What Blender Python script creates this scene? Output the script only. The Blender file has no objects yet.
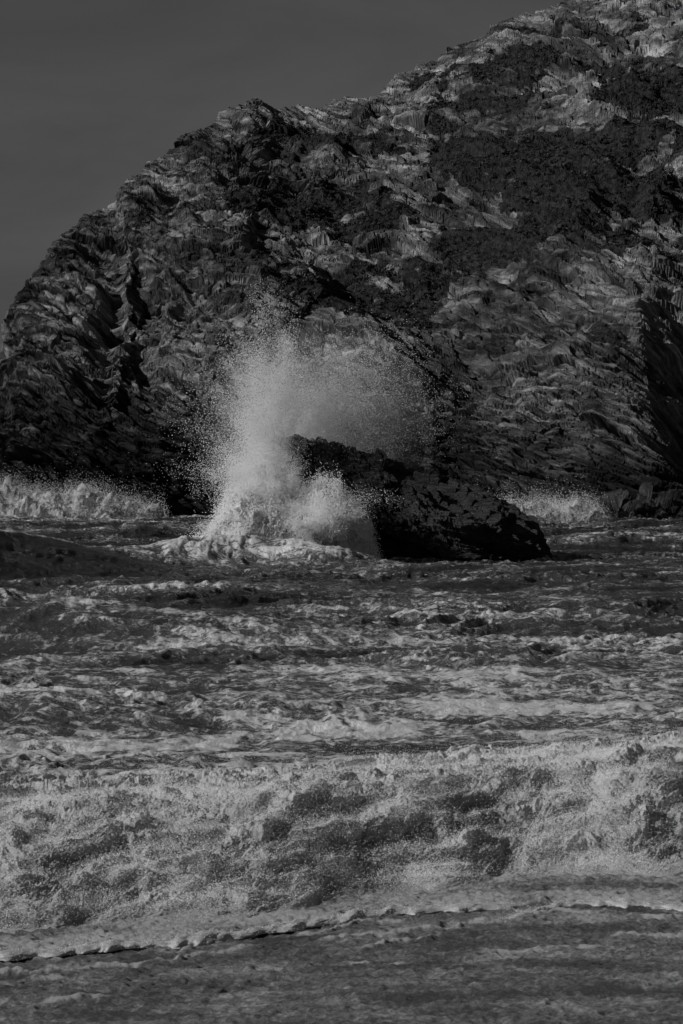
import bpy, math, numpy as np
from mathutils import Vector
rng=np.random.default_rng(7)
F=2904.0; H0=4.0; YH=470.0
sc=bpy.context.scene
# ---------------- noise -----------------
def h32(ix,iy,seed):
    with np.errstate(over='ignore'):
        n=(ix.astype(np.int64)*374761393+iy.astype(np.int64)*668265263+seed*2147483647+1013904223)&0xFFFFFFFF
        n=((n^(n>>13))*1274126177)&0xFFFFFFFF
        n=((n^(n>>16))*2246822519)&0xFFFFFFFF
        n=n^(n>>15)
    return n
_a=np.linspace(0,2*np.pi,256,endpoint=False); GX=np.cos(_a); GY=np.sin(_a)
def perlin(x,y,seed=0):
    x0=np.floor(x); y0=np.floor(y); fx=x-x0; fy=y-y0
    ix=x0.astype(np.int64); iy=y0.astype(np.int64)
    u=fx*fx*fx*(fx*(fx*6-15)+10); v=fy*fy*fy*(fy*(fy*6-15)+10)
    def g(dx,dy):
        k=h32(ix+dx,iy+dy,seed)&255
        return GX[k]*(fx-dx)+GY[k]*(fy-dy)
    a=g(0,0); b=g(1,0); c=g(0,1); d=g(1,1)
    return ((a+(b-a)*u)*(1-v)+(c+(d-c)*u)*v)*1.5
def fbm(x,y,o=4,seed=0,gain=.5):
    s=0;a=1;f=1
    for i in range(o):
        s=s+a*perlin(x*f+i*17.3,y*f-i*9.1,seed+i); a*=gain; f*=2.03
    return s
def ridged(x,y,o=4,seed=0,gain=.5):
    s=0;a=1;f=1
    for i in range(o):
        s=s+a*(1-2*np.abs(perlin(x*f+i*17.3,y*f-i*9.1,seed+i))); a*=gain; f*=2.03
    return s
def worley(x,y,seed=0):
    x0=np.floor(x).astype(np.int64); y0=np.floor(y).astype(np.int64)
    f1=np.full(x.shape,9.0); f2=np.full(x.shape,9.0)
    DX=np.zeros(x.shape); DY=np.zeros(x.shape); K=np.zeros(x.shape,np.int64)
    for i in (-1,0,1):
        for j in (-1,0,1):
            n=h32(x0+i,y0+j,seed)
            px=x0+i+(n&1023)/1023.; py=y0+j+((n>>10)&1023)/1023.
            dx=x-px; dy=y-py; d=dx*dx+dy*dy
            m=d<f1
            f2=np.where(m,f1,np.minimum(f2,d))
            f1=np.where(m,d,f1); DX=np.where(m,dx,DX); DY=np.where(m,dy,DY); K=np.where(m,n,K)
    r0=((K*7919)&1023)/1023.-.5; r1=((K*104729)>>5&1023)/1023.-.5; r2=((K*1299709)>>9&1023)/1023.-.5
    return np.sqrt(f1),np.sqrt(f2),DX,DY,r0,r1,r2
def facet(x,y,seed,tilt=1.6):
    f1,f2,dx,dy,r0,r1,r2=worley(x,y,seed)
    return r0+tilt*(r1*dx+r2*dy)-0.3*np.clip(1-(f2-f1)*7,0,1)
def billow(x,y,seed):
    f1=worley(x,y,seed)[0]
    return np.sqrt(np.clip(1-f1*f1*1.1,0,1))
def ss(a,b,x):
    t=np.clip((x-a)/(b-a),0,1); return t*t*(3-2*t)
# ---------------- mesh helpers -----------------
def grid_obj(name,X,Y,Z,mat,attrs=None,smooth=True,parent=None):
    R,C=X.shape
    me=bpy.data.meshes.new(name)
    co=np.stack([X,Y,Z],-1).reshape(-1,3).astype(np.float32)
    me.vertices.add(R*C); me.vertices.foreach_set('co',co.ravel())
    idx=np.arange(R*C,dtype=np.int32).reshape(R,C)
    q=np.stack([idx[:-1,:-1],idx[:-1,1:],idx[1:,1:],idx[1:,:-1]],-1).reshape(-1,4)
    n=len(q)
    me.loops.add(n*4); me.loops.foreach_set('vertex_index',q.ravel())
    me.polygons.add(n); me.polygons.foreach_set('loop_start',np.arange(0,n*4,4,dtype=np.int32))
    me.polygons.foreach_set('loop_total',np.full(n,4,np.int32))
    me.polygons.foreach_set('use_smooth',np.full(n,smooth))
    for k,v in (attrs or {}).items():
        a=me.attributes.new(k,'FLOAT','POINT'); a.data.foreach_set('value',v.astype(np.float32).ravel())
    me.materials.append(mat); me.update()
    ob=bpy.data.objects.new(name,me); sc.collection.objects.link(ob)
    if parent: ob.parent=parent
    return ob
def normals(X,Y,Z):
    du=np.stack([np.gradient(a,axis=1) for a in (X,Y,Z)],-1)
    dv=np.stack([np.gradient(a,axis=0) for a in (X,Y,Z)],-1)
    n=np.cross(du,dv); n/=np.linalg.norm(n,axis=-1,keepdims=True)+1e-9
    return n
def points_obj(name,P,R,mat,parent=None):
    me=bpy.data.meshes.new(name); n=len(P)
    me.vertices.add(n); me.vertices.foreach_set('co',P.astype(np.float32).ravel())
    a=me.attributes.new('rad','FLOAT','POINT'); a.data.foreach_set('value',R.astype(np.float32))
    me.materials.append(mat)
    ob=bpy.data.objects.new(name,me); sc.collection.objects.link(ob)
    ng=bpy.data.node_groups.new(name+'_gn','GeometryNodeTree')
    ng.interface.new_socket('Geometry',in_out='INPUT',socket_type='NodeSocketGeometry')
    ng.interface.new_socket('Geometry',in_out='OUTPUT',socket_type='NodeSocketGeometry')
    gi=ng.nodes.new('NodeGroupInput'); go=ng.nodes.new('NodeGroupOutput')
    mp=ng.nodes.new('GeometryNodeMeshToPoints'); na=ng.nodes.new('GeometryNodeInputNamedAttribute')
    na.data_type='FLOAT'; na.inputs['Name'].default_value='rad'
    sm=ng.nodes.new('GeometryNodeSetMaterial'); sm.inputs['Material'].default_value=mat
    L=ng.links.new
    L(gi.outputs[0],mp.inputs['Mesh']); L(na.outputs['Attribute'],mp.inputs['Radius'])
    L(mp.outputs[0],sm.inputs['Geometry']); L(sm.outputs[0],go.inputs[0])
    m=ob.modifiers.new('points','NODES'); m.node_group=ng
    if parent: ob.parent=parent
    return ob
def empty(name):
    e=bpy.data.objects.new(name,None); sc.collection.objects.link(e); return e
# ---------------- materials -----------------
def newmat(name):
    m=bpy.data.materials.new(name); m.use_nodes=True; nt=m.node_tree
    b=nt.nodes['Principled BSDF']; return m,nt,b
def nnoise(nt,scale,detail=6,rough=.6,vec=None,dist=0):
    n=nt.nodes.new('ShaderNodeTexNoise'); n.inputs['Scale'].default_value=scale
    n.inputs['Detail'].default_value=detail; n.inputs['Roughness'].default_value=rough
    n.inputs['Distortion'].default_value=dist
    if vec is not None: nt.links.new(vec,n.inputs['Vector'])
    return n.outputs['Fac']
def nramp(nt,src,stops,interp='LINEAR'):
    r=nt.nodes.new('ShaderNodeValToRGB'); r.color_ramp.interpolation=interp
    e=r.color_ramp.elements
    while len(e)<len(stops): e.new(.5)
    for i,(p,v) in enumerate(stops):
        e[i].position=p; e[i].color=(v,v,v,1)
    nt.links.new(src,r.inputs[0]); return r.outputs[0]
def nmath(nt,op,a,b=0.,clamp=False):
    n=nt.nodes.new('ShaderNodeMath'); n.operation=op; n.use_clamp=clamp
    for i,v in enumerate((a,b)):
        if isinstance(v,(int,float)): n.inputs[i].default_value=v
        else: nt.links.new(v,n.inputs[i])
    return n.outputs[0]
def nmap(nt,scale=(1,1,1),rot=(0,0,0)):
    tc=nt.nodes.new('ShaderNodeTexCoord'); mp=nt.nodes.new('ShaderNodeMapping')
    mp.inputs['Scale'].default_value=scale; mp.inputs['Rotation'].default_value=rot
    nt.links.new(tc.outputs['Object'],mp.inputs['Vector']); return mp.outputs[0]
def nattr(nt,name):
    a=nt.nodes.new('ShaderNodeAttribute'); a.attribute_name=name; return a.outputs['Fac']
def nmix(nt,f,a,b):
    n=nt.nodes.new('ShaderNodeMix'); n.data_type='FLOAT'
    nt.links.new(f,n.inputs[0])
    for i,v in ((2,a),(3,b)):
        if isinstance(v,(int,float)): n.inputs[i].default_value=v
        else: nt.links.new(v,n.inputs[i])
    return n.outputs[0]
def nbump(nt,b,h,strength,dist):
    n=nt.nodes.new('ShaderNodeBump'); n.inputs['Strength'].default_value=strength; n.inputs['Distance'].default_value=dist
    nt.links.new(h,n.inputs['Height']); nt.links.new(n.outputs[0],b.inputs['Normal'])

m_cliff,nt,b=newmat('cliff_rock')
v=nmap(nt,(1,1,1))
cb=nt.nodes.new('ShaderNodeCombineXYZ')
nt.links.new(nmath(nt,'MULTIPLY',nattr(nt,'along'),.30),cb.inputs[0]); nt.links.new(nmath(nt,'MULTIPLY',nattr(nt,'across'),1.8),cb.inputs[1])
vb=cb.outputs[0]
n1=nnoise(nt,.8,9,.72,vb,.15); n2=nnoise(nt,.10,5,.6,v)
col=nramp(nt,n1,[(.37,.03),(.5,.15),(.63,.48)])
big=nramp(nt,n2,[(.42,.42),(.60,1.35)])
col=nmath(nt,'MULTIPLY',col,big)
vegn=nramp(nt,nnoise(nt,1.6,6,.75,v),[(.40,.012),(.68,.07)])
vf=nmath(nt,'ADD',nattr(nt,'veg'),nmath(nt,'MULTIPLY',nmath(nt,'SUBTRACT',nnoise(nt,.5,7,.75,v),.5),2.8))
vf=nramp(nt,vf,[(.45,0),(.62,1)])
col=nmix(nt,vf,col,vegn)
col=nmath(nt,'MULTIPLY',col,nmath(nt,'SUBTRACT',1.,nmath(nt,'MULTIPLY',nattr(nt,'darken'),.76)))
nt.links.new(col,b.inputs['Base Color']); b.inputs['Roughness'].default_value=.9
b.inputs['Specular IOR Level'].default_value=.15
nbump(nt,b,nnoise(nt,1.8,9,.76,vb,.2),1.,.6)

m_rock,nt,b=newmat('wet_rock')
vs=nmap(nt,(.8,.8,3),(0,math.radians(26),0))
n1=nnoise(nt,1.2,8,.65,vs,.5)
nt.links.new(nramp(nt,n1,[(.35,.012),(.7,.085)]),b.inputs['Base Color'])
b.inputs['Roughness'].default_value=.4; b.inputs['Specular IOR Level'].default_value=.4
nbump(nt,b,nnoise(nt,2.5,8,.75,vs,.4),1.,.3)

def foammat(name,lo,hi,sc_,bd):
    m,nt,b=newmat(name); v=nmap(nt)
    nt.links.new(nramp(nt,nnoise(nt,sc_,9,.75,v,.4),[(.36,lo),(.58,hi)]),b.inputs['Base Color'])
    b.inputs['Roughness'].default_value=.8; b.inputs['Specular IOR Level'].default_value=.1
    nbump(nt,b,nnoise(nt,sc_*2.5,8,.8,v),1.,bd); return m
m_foam=foammat('white_foam',.3,.9,2.2,.12)
m_surf=foammat('surf_foam_mat',.15,.65,.9,.3)

m_drop,nt,b=newmat('spray_droplets')
b.inputs['Base Color'].default_value=(.92,.92,.92,1); b.inputs['Roughness'].default_value=.5

m_shrub,nt,b=newmat('scrub_leaves')
nt.links.new(nramp(nt,nnoise(nt,1.5,4,.7,nmap(nt)),[(.35,.015),(.7,.065)]),b.inputs['Base Color'])
b.inputs['Roughness'].default_value=.8; b.inputs['Specular IOR Level'].default_value=.15

m_sea,nt,b=newmat('sea_water')
v=nmap(nt); v2=nmap(nt,(1,.8,1),(0,0,math.radians(12)))
fa=nattr(nt,'foam')
nA=nnoise(nt,1.5,10,.77,v2,1.4); nB=nnoise(nt,7,6,.78,v,.5)
s_=nmath(nt,'ADD',nmath(nt,'MULTIPLY',nmath(nt,'SUBTRACT',nA,.5),3.2),nmath(nt,'MULTIPLY',nmath(nt,'SUBTRACT',nB,.5),2.0))
s_=nmath(nt,'ADD',s_,fa)
ff=nramp(nt,s_,[(.45,0),(.6,.35),(.8,1)])
thin=nmix(nt,nramp(nt,fa,[(.1,0),(.6,1)]),.02,.09)
colr=nmix(nt,ff,thin,.76)
nt.links.new(colr,b.inputs['Base Color'])
nt.links.new(nmix(nt,ff,.2,.75),b.inputs['Roughness']); b.inputs['IOR'].default_value=1.33
hh=nmath(nt,'ADD',nnoise(nt,2.6,8,.74,v2,.4),nmath(nt,'MULTIPLY',ff,.2))
nbump(nt,b,hh,1.,.25)

m_break,nt,b=newmat('churned_foam')
v=nmap(nt)
fn=nmath(nt,'ADD',nattr(nt,'foam'),nmath(nt,'MULTIPLY',nmath(nt,'SUBTRACT',nnoise(nt,3.2,10,.8,v,.4),.5),1.3))
nt.links.new(nramp(nt,fn,[(.2,.24),(.5,.44),(.9,.72)]),b.inputs['Base Color'])
b.inputs['Roughness'].default_value=.7; b.inputs['Specular IOR Level'].default_value=.2
nbump(nt,b,nnoise(nt,34,5,.85,v),1.,.035)

m_lip,nt,b=newmat('lip_foam')
v=nmap(nt)
nt.links.new(nramp(nt,nnoise(nt,9,8,.75,v),[(.36,.28),(.6,.55)]),b.inputs['Base Color'])
b.inputs['Roughness'].default_value=.6
nbump(nt,b,nnoise(nt,50,5,.8,v),.8,.008)

m_sand,nt,b=newmat('wet_sand')
v=nmap(nt,(1,.7,1),(0,0,.2)); 
n1=nnoise(nt,1.6,10,.75,v,.8); n2=nnoise(nt,14,8,.85,v,.3)
s_=nmath(nt,'ADD',nmath(nt,'MULTIPLY',n1,.35),nmath(nt,'MULTIPLY',n2,.65))
s_=nmath(nt,'ADD',s_,nmath(nt,'MULTIPLY',nattr(nt,'foam'),.15))
fo=nramp(nt,s_,[(.42,.08),(.50,.24),(.60,.66)])
nt.links.new(fo,b.inputs['Base Color'])
b.inputs['Roughness'].default_value=.42
nbump(nt,b,nmath(nt,'ADD',n2,n1),1.,.11)

# ---------------- cliff -----------------
sky_px=[(-260,505),(-200,495),(-150,475),(-100,445),(-50,405),(-15,368),(0,350),(10,335),(13,310),(28,292),(33,266),(46,240),(60,225),(78,214),(108,208),(127,197),(130,180),(150,160),(170,150),(200,122),(233,101),(255,101),(273,112),(300,104),(345,98),(385,82),(420,67),(455,52),(480,37),(510,16),(545,4),(600,-10),(700,-50),(850,-90),(1050,-120)]
def dr(px): return 288+0.075*px
sx=np.array([(p-341.5)*dr(p)/F for p,q in sky_px]); sz=np.array([H0+(YH-q-3)*dr(p)/F for p,q in sky_px]); sy=np.array([dr(p) for p,q in sky_px])
C=1250; xs=np.linspace(sx[0],sx[-1],C)
Zr=np.interp(xs,sx,sz); Yr=np.interp(xs,sx,sy)
Yb=np.interp(xs,[-60,-30,-10,10,25,40,90],[262,256,250,242,228,222,215])
Rn=900; s=np.linspace(0,1,Rn)[:,None]
back=np.linspace(0,1,40)[1:,None]
X=np.broadcast_to(xs,(Rn,C)).copy()
prof=0.22*s+0.78*s**1.9
Y=Yb+(Yr-Yb)*prof
Z=-3+(Zr+3)*s+0*X
V=Z+.55*(Y-Yb)
wx=fbm(X/30,V/30,3,50)*8; wz=fbm(X/30+9,V/30,3,60)*8
big=ridged((X+wx+V*.35)/26,(V+wz)/60,3,11)
mid=ridged((X+wx*.6+V*.8)/11,(V+wz*.5-X*.2)/13,4,23)
big-=big.mean(); mid-=mid.mean()
dip=math.radians(25)
ux=X; uv=V+wz*.35+fbm(X/12+4,V/12,3,80)*.8
a=ux*math.cos(dip)-uv*math.sin(dip); c=ux*math.sin(dip)+uv*math.cos(dip)
vegm=ss(.3,.5,s+0.0*X)*(1-ss(.86,1.0,s+0*X))*ss(-25,8,X)
vegm=vegm*.56+.0+.50*fbm(X/13,V/9,3,91)+.25*fbm(ux/3,uv/2,3,97)
vegm-=.5*(1-ss(.1,.34,s+0*X))
veg=ss(.3,.65,vegm)
rockf=1-.6*veg
def saw(t,seed):
    k=np.floor(t); f=t-k
    amp=.3+.7*((h32(k.astype(np.int64),0*k.astype(np.int64),seed)&255)/255.)
    return amp*(f-.5-ss(.62,1.,f)*f)
j1=fbm(a/9,c/5,4,301)*.45; j2=fbm(a/4,c/2.5,4,302)*.5
D=2.6*big+1.6*mid
D+=rockf*(1.5*facet(a/14,c/4.5,1)+1.0*facet(a/6.,c/1.8,2)+.75*facet(a/2.6,c/.8,3)+.42*facet(a/1.1,c/.36,4))
D+=rockf*(1.25*saw(c/2.2+j1,61)+.75*saw(c/.8+j2,62)+.35*ridged(a/5,c/.9,3,37)*.6)
D+=.35*veg*fbm(X/1.3,V/1.1,3,44)
def g2(x0,z0,rx,rz,amp): return amp*np.exp(-((X-x0)/rx)**2-((Z-z0)/rz)**2)
D+=g2(-27,17,4,7,1.5)+g2(-22,20,3,7,-2.)+g2(30,9,3.5,5,-7)+g2(23,9,4.5,6,3.2)+g2(-17,31,3,4,-2)
edge=1-ss(.90,1.0,s)*.55
D=(D-.3)*edge
N=normals(X,Y,Z)
if N[Rn//2,C//2,1]>0: N=-N
Nm=N.copy(); Nm[...,0]*=.5; Nm[...,2]*=.7
CX=X+Nm[...,0]*D; CY=Y+Nm[...,1]*D; CZ=Z+Nm[...,2]*D
bx=np.broadcast_to(CX[-1],(39,C)); by=CY[-1]+back*60; bz=CZ[-1]-back**1.3*(CZ[-1]+6)
AX=np.vstack([CX,bx]); AY=np.vstack([CY,by]); AZ=np.vstack([CZ,bz])
av=np.vstack([veg,np.full((39,C),.6)])
darkm=1-ss(3,14,CZ+3.5*fbm(X/7,V/6,3,77)+.08*X)  # mask that only darkens the cliff colour towards the foot, further up at left
darken=np.vstack([darkm,np.zeros((39,C))])
AA=np.vstack([a,np.repeat(a[-1:],39,0)]); AC=np.vstack([c+j1,c[-1]+back*20])
grid_obj('headland_cliff',AX,AY,AZ,m_cliff,{'veg':av,'darken':darken,'along':AA,'across':AC},smooth=False)
prob=(veg*np.clip(s*1.0+0*X,0,1)).ravel(); prob=np.where(prob>.2,prob,0)
prob/=prob.sum(); ids=rng.choice(len(prob),8000,p=prob)
cx=CX.ravel()[ids]; cy=CY.ravel()[ids]; cz=CZ.ravel()[ids]
NL=30; r=rng.uniform(.12,.4,len(ids))*(1+.8*(rng.random(len(ids))>.95))
d=rng.normal(size=(len(ids),NL,3)); d/=np.linalg.norm(d,axis=-1,keepdims=True)
rad=r[:,None,None]*rng.uniform(.6,1,(len(ids),NL,1))
ctr=np.stack([cx,cy,cz],-1)[:,None,:]+d*rad*np.array([1.3,1.1,.6])+np.array([0,0,.04])
t1=rng.normal(size=d.shape); t1-=.7*d*(t1*d).sum(-1,keepdims=True); t1/=np.linalg.norm(t1,axis=-1,keepdims=True)
t2=np.cross(d,t1); sz_=(r*.3)[:,None,None]
q=np.stack([ctr-t1*sz_,ctr+t2*sz_*.7,ctr+t1*sz_,ctr-t2*sz_*.7],2).reshape(-1,3)
def quads(name,q,mat):
    me=bpy.data.meshes.new(name); n=len(q)//4
    me.vertices.add(len(q)); me.vertices.foreach_set('co',q.astype(np.float32).ravel())
    me.loops.add(n*4); me.loops.foreach_set('vertex_index',np.arange(n*4,dtype=np.int32))
    me.polygons.add(n); me.polygons.foreach_set('loop_start',np.arange(0,n*4,4,dtype=np.int32)); me.polygons.foreach_set('loop_total',np.full(n,4,np.int32))
    me.materials.append(mat); me.update()
    ob=bpy.data.objects.new(name,me); sc.collection.objects.link(ob); return ob
quads('scrub_vegetation',q,m_shrub)

# ---------------- sea -----------------
def toe(x): return 26.6+.66*np.clip(x,-14,14)+.25*np.sin(x*1.3)+.15*np.sin(x*3.1+1)
ys=[22.5]
while ys[-1]<262: ys.append(ys[-1]*1.00235)
while ys[-1]<7000: ys.append(ys[-1]*1.05)
ys=np.array(ys)
tn=np.concatenate([-np.geomspace(2.2,.15,60),np.linspace(-.145,.145,900),np.geomspace(.15,2.2,60)])
Y=np.broadcast_to(ys[:,None],(len(ys),len(tn))).copy(); X=Y*tn
def swell(x0,y0,rx,h,wf,wb,seed,slant=0.):
    yy=Y-(y0+slant*(X-x0)+1.6*perlin(X/7,X*0,seed)*y0/80)
    f=np.where(yy<0,np.exp(-(yy/wf)**2),np.exp(-(yy/wb)**2))
    return h*f*np.exp(-np.abs((X-x0)/rx)**3)
sw=swell(-17,110,9,1.9,5.5,8,1,.12)+swell(-5,69,5,.75,2.4,6,2,-.1)+swell(-14,72,7,1.0,3,6,6,.1)+swell(2,96,22,.3,4,7,3)+swell(9,78,7,.3,3,6,4,.1)+swell(22,150,14,.8,6,10,5)+swell(6,56,9,.2,2,4,7)+swell(-7,48,5,.2,1.6,4,8)+swell(-24,175,22,1.0,7,12,9)+swell(8,170,14,.5,7,12,10)+swell(12,112,8,.4,4,7,12)+swell(0,205,60,.5,6,10,14)+swell(-4.0,119,5.0,1.2,3,5,15,-.1)
fade=1-ss(240,900,Y)*.9
wx=fbm(X/8,Y/8,3,5)*2.5; wy=fbm(X/8+7,Y/8,3,6)*2.5
amp=.45+.55*ss(30,90,Y)
c1=ridged((X+wx)/10,(Y+wy)/7,2,101)
c2=ridged((X+wx)/3.2,(Y+wy)/3.0,3,102)
c3=ridged((X+wx*.5)/1.3,(Y+wy*.5)/1.3,3,103)
c4=ridged(X/.5,Y/.5,2,104)*(1-ss(80,140,Y))
patch=.5+1.0*np.clip(fbm(X/14,Y/10,3,133)+.5,0,1)
Z=sw+fade*(amp*(.08*c1+.12*c2*patch)+.085*c3*(.6+.4*amp)*patch+.024*c4-.25)
t=Y-toe(X)
Z=Z*ss(.5,3,t)-.9*(1-ss(.8,2.2,t))
pat=fbm(X/6+wx*.1,Y/5,4,120)
foam=.27+.40*pat+.14*(c2-.7)+.16*(c3-.7)+.26*(1-ss(40,66,Y))+.20*(1-ss(55,100,Y))-.04*ss(60,110,Y)
foam+=.45*np.clip(sw-.4,0,1)*ss(.5,1.5,c2+.3*c3)
foam-=.9*np.exp(-((X+18)/8)**2-((Y-106)/6)**2)
foam+=.3*np.exp(-((X+3)/6)**2-((Y-120)/6)**2)
foam+=.4*np.exp(-((Y-(np.interp(X,[-60,-30,-10,10,25,40,90],[262,256,250,242,228,222,215])-10))/12)**2)
Yd=Y-.5*np.clip(Z,0,2)
grid_obj('sea',X,Yd,Z,m_sea,{'foam':foam})

# ---------------- breaking wave -----------------
yy=np.concatenate([np.linspace(-.35,3.2,620),np.linspace(3.2,13,330)[1:]])
xx=np.concatenate([np.linspace(-16,-5.2,120)[:-1],np.linspace(-5.2,5.6,1080),np.linspace(5.6,17,120)[1:]])
X=np.broadcast_to(xx,(len(yy),len(xx))).copy(); T=np.broadcast_to(yy[:,None],X.shape).copy()
TT=T+.25*fbm(X/1.6,T/1.2,3,201)*ss(0,.8,T)
hc=.78+.2*fbm(X/2.4,X*0+.5,3,202)
Zp=hc*ss(-.1,2.9,TT)**.85*(1-.62*ss(3.0,8,TT))
Zp*=1-ss(9,13,T)*1.25
Y=toe(X)+T
N=normals(X,Y,Zp); 
if N[300,500,2]<0: N=-N
env=ss(-.25,1.1,T)
wx=fbm(X/.8,T/.8,3,210)*.3; wy=fbm(X/.8+5,T/.8,3,211)*.3
U=X+wx; W=T*1.15+Zp*.8+wy
f1=fbm(U/1.0,W/.8,3,220)
f2=fbm(U/.35,W/.3,3,226)
D=.10*f1+.055*f2+.10*billow(U/.55,W/.42,221)+.10*billow(U/.26,W/.22,222)+.055*billow(U/.12,W/.11,223)+.034*billow(U/.05,W/.045,224)+.018*fbm(X/.028,W/.028,2,225)-.2
D*=env
PX=X+N[...,0]*D; PY=Y+N[...,1]*D; PZ=Zp+N[...,2]*D-.05*(1-ss(-.35,0,T))
foam=.62+.2*f1+.15*f2+.08*ss(1.2,3,T)
brk=empty('breaking_wave')
grid_obj('foam_face',PX,PY,PZ,m_break,{'foam':foam},parent=brk)
clus=np.clip(.7+.7*fbm(X/.6,T/.45,4,240)+.4*f1,.12,None)**1.5*(np.abs(X)<6)*ss(.0,.5,T)*(1-ss(6,10,T))
cell=np.gradient(X,axis=1)*np.gradient(T,axis=0)
p=(clus*cell*(1+1.2*(T<2.5))).ravel(); p/=p.sum()
n=560000; ids=rng.choice(len(p),n,p=p)
off=rng.exponential(.024,n)*(1+3.5*(rng.random(n)>.86))
P=np.stack([PX.ravel()[ids]+rng.normal(0,.015,n),PY.ravel()[ids]-off*.6+rng.normal(0,.015,n),PZ.ravel()[ids]+off*1.1],-1)
points_obj('spray',P,rng.uniform(.0010,.0032,n)*(1+.8*(rng.random(n)>.985)),m_drop,parent=brk)

# ---------------- beach -----------------
ys=np.concatenate([np.linspace(-80,18,60),np.linspace(18.1,31,620),np.linspace(31.3,60,20)])
xx=np.concatenate([-np.geomspace(150,5.3,40),np.linspace(-5.2,5.6,860),np.geomspace(5.7,150,40)])
Y=np.broadcast_to(ys[:,None],(len(ys),len(xx))).copy(); X=np.broadcast_to(xx,Y.shape).copy()
def beachz(x,y):
    return np.interp(y-toe(x),[-100,-26,-10,-4,0,1.2,30],[6,2.0,.3,.04,0,-.05,-2.5])
fl=np.interp(X,[-16,-3.2,-1.6,0,1.1,1.9,2.3,3.4,16],[18,23.65,24.5,25.7,26.3,26.5,26.4,26.2,33])
fl=fl+.2*fbm(X/.9,X*0,4,401)
Z=beachz(X,Y)
near=ss(17,19,Y)
Z+=near*(.02*fbm(X/1.5,Y/.9,4,301)+.014*ridged((X+.3*fbm(X,Y,2,3))/.35,Y/.28,3,302)+.018*fbm(X/.10,Y/.12,3,303))
Z+=.022*ss(-.02,.25,Y-fl)
foam=.8*ss(-.05,.2,Y-fl)*(1-.6*ss(.2,1.2,Y-fl))+.5*fbm(X/1.2,Y/.7,3,305)-.1
for k,(o_,wd,f_) in enumerate([(1.1,.07,1.3),(.55,.06,.9),(1.8,.05,1.6),(2.7,.06,1.9)]):
    f2_=fl-o_-.55*fbm(X/f_,X*0+k,4,431+7*k); m_=ss(-.15,.3,fbm(X/1.1,Y/3,2,432+7*k))
    foam+=1.1*np.exp(-((Y-f2_)/wd)**2)*m_; Z+=.018*np.exp(-((Y-f2_)/wd)**2)*m_
grid_obj('wet_beach',X,Y,Z,m_sand,{'foam':foam})
def rope(name,pts,r0,seed,parent):
    pts=np.array(pts,float); ds=np.r_[0,np.cumsum(np.linalg.norm(np.diff(pts,axis=0),axis=1))]
    n=int(ds[-1]/.008); sN=np.linspace(0,ds[-1],n)
    px=np.interp(sN,ds,pts[:,0]); py=np.interp(sN,ds,pts[:,1])
    k=np.ones(41)/41.; px=np.convolve(np.pad(px,20,'edge'),k,'valid'); py=np.convolve(np.pad(py,20,'edge'),k,'valid')
    py=py+.2*fbm(px/.9,px*0,4,401)
    th=np.linspace(0,np.pi,40)
    S,TH=np.meshgrid(sN,th,indexing='ij')
    lob=fbm(S/.45,S*0,2,seed+2)
    R=r0*(.62+.55*ss(-.3,.8,lob))*np.minimum(1,np.minimum(S,ds[-1]-S)/.3)
    w=fbm(S/.2,TH/1.,2,seed+9)*.06
    R=R*(.9+.22*fbm((S+w)/.22,TH/1.6,3,seed+3)+.15*billow((S+w)/.14,TH/1.2,seed+4))
    X=px[:,None]+0*TH; Y=py[:,None]-np.cos(TH)*R*3.0; Z=np.sin(TH)*R*.85-.006
    grid_obj(name,X,Y,Z+beachz(X,Y)+.02,m_lip,{},parent=parent)
    n2=int(2600*ds[-1]/6*(r0/.07)); ii=rng.integers(0,X.size,n2); e=rng.exponential(.008,n2)
    return np.stack([X.ravel()[ii]+rng.normal(0,.03,n2),Y.ravel()[ii]+rng.normal(0,.08,n2),(Z+beachz(X,Y)+.02).ravel()[ii]+e],-1)
fl_=empty('foam_line')
def pp(px,py): 
    d=F*4.0/(py-YH); return ((px-341.5)*d/F,d)
Q=[rope('lip_long',[pp(-160,985),pp(0,962),pp(60,958),pp(130,950),pp(190,946),pp(250,938),pp(330,926),pp(400,915),pp(470,913),pp(530,910)],.075,401,fl_),
rope('lip_right',[pp(500,925),pp(560,912),pp(620,908),pp(683,915),pp(830,900)],.06,421,fl_)]
Q=np.concatenate(Q); points_obj('lip_bubbles',Q,rng.uniform(.0015,.003,len(Q)),m_drop,parent=fl_)

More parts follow.
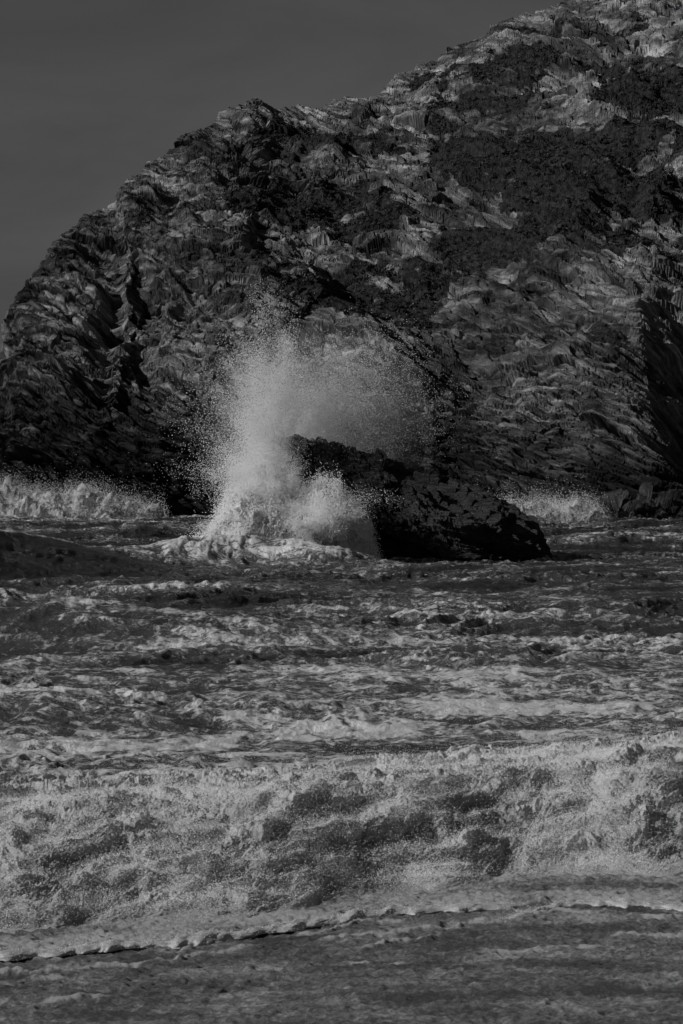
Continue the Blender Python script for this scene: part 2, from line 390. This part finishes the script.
# ---------------- rocks & mounds -----------------
def dome(name,prof,yc,hd,mat,seed,kind,parent=None,res=.05,zb=-1.,rows=300,amp=1.,skew=0.):
    prof=np.array(prof,float); xs=np.arange(prof[0,0],prof[-1,0],res)
    Hh=np.interp(xs,prof[:,0],prof[:,1]); th=np.linspace(.02,np.pi-.02,rows)[:,None]
    L=xs[-1]-xs[0]; e=np.clip(np.minimum(xs-xs[0],xs[-1]-xs)/(.25*L),0,1)**.5
    X=xs+0*th; Y=yc+skew*(xs-xs.mean())-np.cos(th)*hd*(.25+.75*e)
    Z=zb+(Hh-zb)*np.sin(th)**.85
    N=normals(X,Y,Z)
    if N[rows//2,len(xs)//2,2]<0: N=-N
    A=th*hd*1.4+0*X
    at=None
    if kind=='rock':
        w=fbm(X/3,A/3,3,seed)*.5
        dd=math.radians(24) ; a=(X+w)*math.cos(dd)-(A+w)*math.sin(dd); c=(X+w)*math.sin(dd)+(A+w)*math.cos(dd)
        D=amp*(.9*facet(a/4,c/1.7,seed+1)+.7*facet(a/1.7,c/.7,seed+2)+.45*facet(a/.7,c/.28,seed+3)+.2*facet(a/.3,c/.13,seed+4)+.3*fbm(X/1.5,A/1.5,4,seed+5)-.15)
        at={'along':a,'across':c,'veg':X*0,'darken':X*0+.8}
    else:
        w=fbm(X/1.5,A/1.5,3,seed)*.7
        D=amp*(1.5*fbm(X/1.6,A/1.6,5,seed+1)+.2*billow((X+w)/1.3,(A+w)/1.1,seed+2)+.35*fbm((X+w)/.5,(A+w)/.4,3,seed+3)+.1*billow(X/.3,A/.25,seed+4)+.14*fbm(X/.12,A/.12,2,seed+5)-.25)
    PX=X+N[...,0]*D; PY=Y+N[...,1]*D; PZ=Z+N[...,2]*D
    grid_obj(name,PX,PY,PZ,mat,at,smooth=(kind!='rock'),parent=parent)
    return PX,PY,PZ
def prof(pts,d): return [((p-341.5)*d/F,H0+(YH-q)*d/F) for p,q in pts]
dome('sea_rock',prof([(230,560),(250,510),(268,470),(284,450),(296,443),(318,441),(345,450),(362,456),(372,461),(400,468),(430,482),(478,496),(505,511),(522,528),(540,565)],131),131,4.2,m_rock,500,'rock',res=.035,rows=340,amp=.65,skew=-.25)
dome('shore_rock',prof([(590,530),(602,512),(622,502),(636,508),(655,496),(680,500),(700,512),(730,530)],214),218,4,m_cliff,520,'rock',res=.09,rows=200,amp=1.4)
dome('shore_rock',prof([(500,530),(520,514),(550,516),(575,530)],222),224,3,m_rock,540,'rock',res=.09,rows=120,amp=.8)
spl=empty('wave_splash')
a=dome('foam_base',prof([(190,565),(208,538),(225,522),(242,504),(262,494),(280,496),(300,500),(325,500),(345,510),(358,530),(368,565)],125),125.,2.0,m_foam,600,'foam',parent=spl,res=.035,rows=300,amp=.6)
surf=empty('surf_foam')
b1=dome('surf_left',prof([(-120,525),(-60,508),(-20,496),(10,492),(30,498),(60,502),(85,496),(105,503),(125,510),(150,517),(165,525)],232),232,6,m_surf,620,'foam',parent=surf,res=.08,rows=160,amp=.7)
b2=dome('surf_right',prof([(450,530),(480,518),(520,516),(545,510),(560,514),(580,511),(592,514),(605,525)],205),205,4,m_surf,640,'foam',parent=surf,res=.08,rows=140,amp=.6)
b3=dome('surf_mid',prof([(300,530),(380,514),(470,516),(500,525)],226),226,3,m_surf,660,'foam',parent=surf,res=.09,rows=120,amp=.5)
def jets(n,x0,sx_,z0,ax,asx,az,asz,per,spread,pw=1.3,y0=130.5):
    out=[]
    for i in range(n):
        xb=rng.normal(x0,sx_); xa=rng.normal(ax,asx); za=max(rng.normal(az,asz),z0+.6)
        yb=rng.normal(y0,.6); ya=yb+rng.normal(0,1.6)
        m=int(per*rng.uniform(.3,1.7)); t=rng.random(m)**pw*rng.uniform(.9,1.4)
        x=xb+(xa-xb)*t; y=yb+(ya-yb)*t; z=z0+(za-z0)*(2*t-t*t)
        sg=spread*(.15+t)[:,None]
        out.append(np.stack([x,y,z],-1)+rng.normal(size=(m,3))*sg*rng.uniform(.4,1.4))
    return np.concatenate(out)
P=[jets(130,-3.2,.5,2.2,-2.8,1.15,7.6,1.6,750,.30,y0=129.5),
   jets(150,-2.6,.6,4.0,-.1,1.9,7.0,1.4,520,.60,1.0,y0=134.),
   jets(90,-3.6,.6,1.5,-4.5,1.0,5.2,1.4,420,.38,y0=127.5),
   jets(160,-3.4,.9,1.0,-3.5,1.0,3.7,.6,800,.2,y0=126),
   jets(150,-1.5,1.0,.3,-.9,.9,2.2,.35,700,.16,y0=124.5),
   jets(14,-.5,1.2,4.0,2.6,1.5,5.4,.7,260,.6,.9,y0=134.5)]
P=np.concatenate(P); R=rng.uniform(.005,.015,len(P))*(1+.7*(rng.random(len(P))>.985))
def skin(A,n,o,r):
    ids=rng.integers(0,A[0].size,n)
    e=rng.exponential(o,n)
    Q=np.stack([k.ravel()[ids] for k in A],-1)+rng.normal(size=(n,3))*o*.6; Q[:,2]+=e; return Q,rng.uniform(r*.5,r*1.3,n)
q1,r1=skin(a,160000,.18,.015)
points_obj('droplets',np.concatenate([P,q1]),np.concatenate([R,r1]),m_drop,parent=spl)
q2,r2=skin(b1,80000,.4,.016); q3,r3=skin(b2,55000,.35,.015)
points_obj('surf_spray',np.concatenate([q2,q3]),np.concatenate([r2,r3]),m_drop,parent=surf)
def mist(name,loc,scl,dens,seed):
    m=bpy.data.materials.new(name); m.use_nodes=True; nt=m.node_tree; nt.nodes.clear()
    o=nt.nodes.new('ShaderNodeOutputMaterial'); vs=nt.nodes.new('ShaderNodeVolumePrincipled')
    vs.inputs['Color'].default_value=(.95,.95,.95,1); vs.inputs['Anisotropy'].default_value=.1
    tc=nt.nodes.new('ShaderNodeTexCoord'); ln=nt.nodes.new('ShaderNodeVectorMath'); ln.operation='LENGTH'
    nt.links.new(tc.outputs['Object'],ln.inputs[0])
    fall=nmath(nt,'SUBTRACT',1.,ln.outputs['Value'],True)
    nz=nnoise(nt,2.6,3,.65,tc.outputs['Object'],.6)
    nz=nramp(nt,nz,[(.34,0),(.75,1)])
    dn=nmath(nt,'MULTIPLY',nmath(nt,'MULTIPLY',fall,nz),dens)
    nt.links.new(dn,vs.inputs['Density']); nt.links.new(vs.outputs[0],o.inputs['Volume'])
    bpy.ops.mesh.primitive_ico_sphere_add(subdivisions=4,radius=1,location=loc)
    ob=bpy.context.object; ob.name=name; ob.scale=scl; ob.data.materials.append(m); ob.parent=spl
mist('mist',(-1.0,134.2,5.8),(5.6,3.0,5.4),.7,1)

# ---------------- light, world, camera -----------------
tosun=Vector((-.83,-.23,.46)).normalized()
el=math.asin(tosun.z); az=math.atan2(tosun.x,tosun.y)
sl=bpy.data.lights.new('sun','SUN'); sl.energy=3.2; sl.angle=math.radians(.6); sl.color=(1,1,1)
so=bpy.data.objects.new('sun',sl); sc.collection.objects.link(so)
so.rotation_euler=(-tosun).to_track_quat('-Z','Y').to_euler(); so.location=(-50,0,60)
w=bpy.data.worlds.new('World'); sc.world=w; w.use_nodes=True; nt=w.node_tree
bg=nt.nodes['Background']; st=nt.nodes.new('ShaderNodeTexSky'); st.sky_type='NISHITA'; st.sun_disc=False
st.sun_elevation=el; st.sun_rotation=az
bw=nt.nodes.new('ShaderNodeRGBToBW'); nt.links.new(st.outputs[0],bw.inputs[0])
g=nmath(nt,'POWER',bw.outputs[0],.45)
tc=nt.nodes.new('ShaderNodeTexCoord'); mp=nt.nodes.new('ShaderNodeMapping'); mp.inputs['Scale'].default_value=(1,1,3)
nt.links.new(tc.outputs['Generated'],mp.inputs['Vector'])
cl=nramp(nt,nnoise(nt,7,5,.55,mp.outputs[0],.4),[(.3,.78),(.7,1.22)])
nt.links.new(nmath(nt,'MULTIPLY',g,cl),bg.inputs['Color']); bg.inputs['Strength'].default_value=.037
cam=bpy.data.cameras.new('camera'); co=bpy.data.objects.new('camera',cam); sc.collection.objects.link(co)
cam.sensor_width=36; cam.lens=36*F/1024; cam.clip_end=12000; cam.clip_start=.5
co.location=(0,0,H0); co.rotation_euler=(math.radians(90)-math.atan((512-YH)/F),0,0)
sc.camera=co
sc.view_settings.view_transform='Standard'; sc.view_settings.look='None'; sc.view_settings.exposure=0
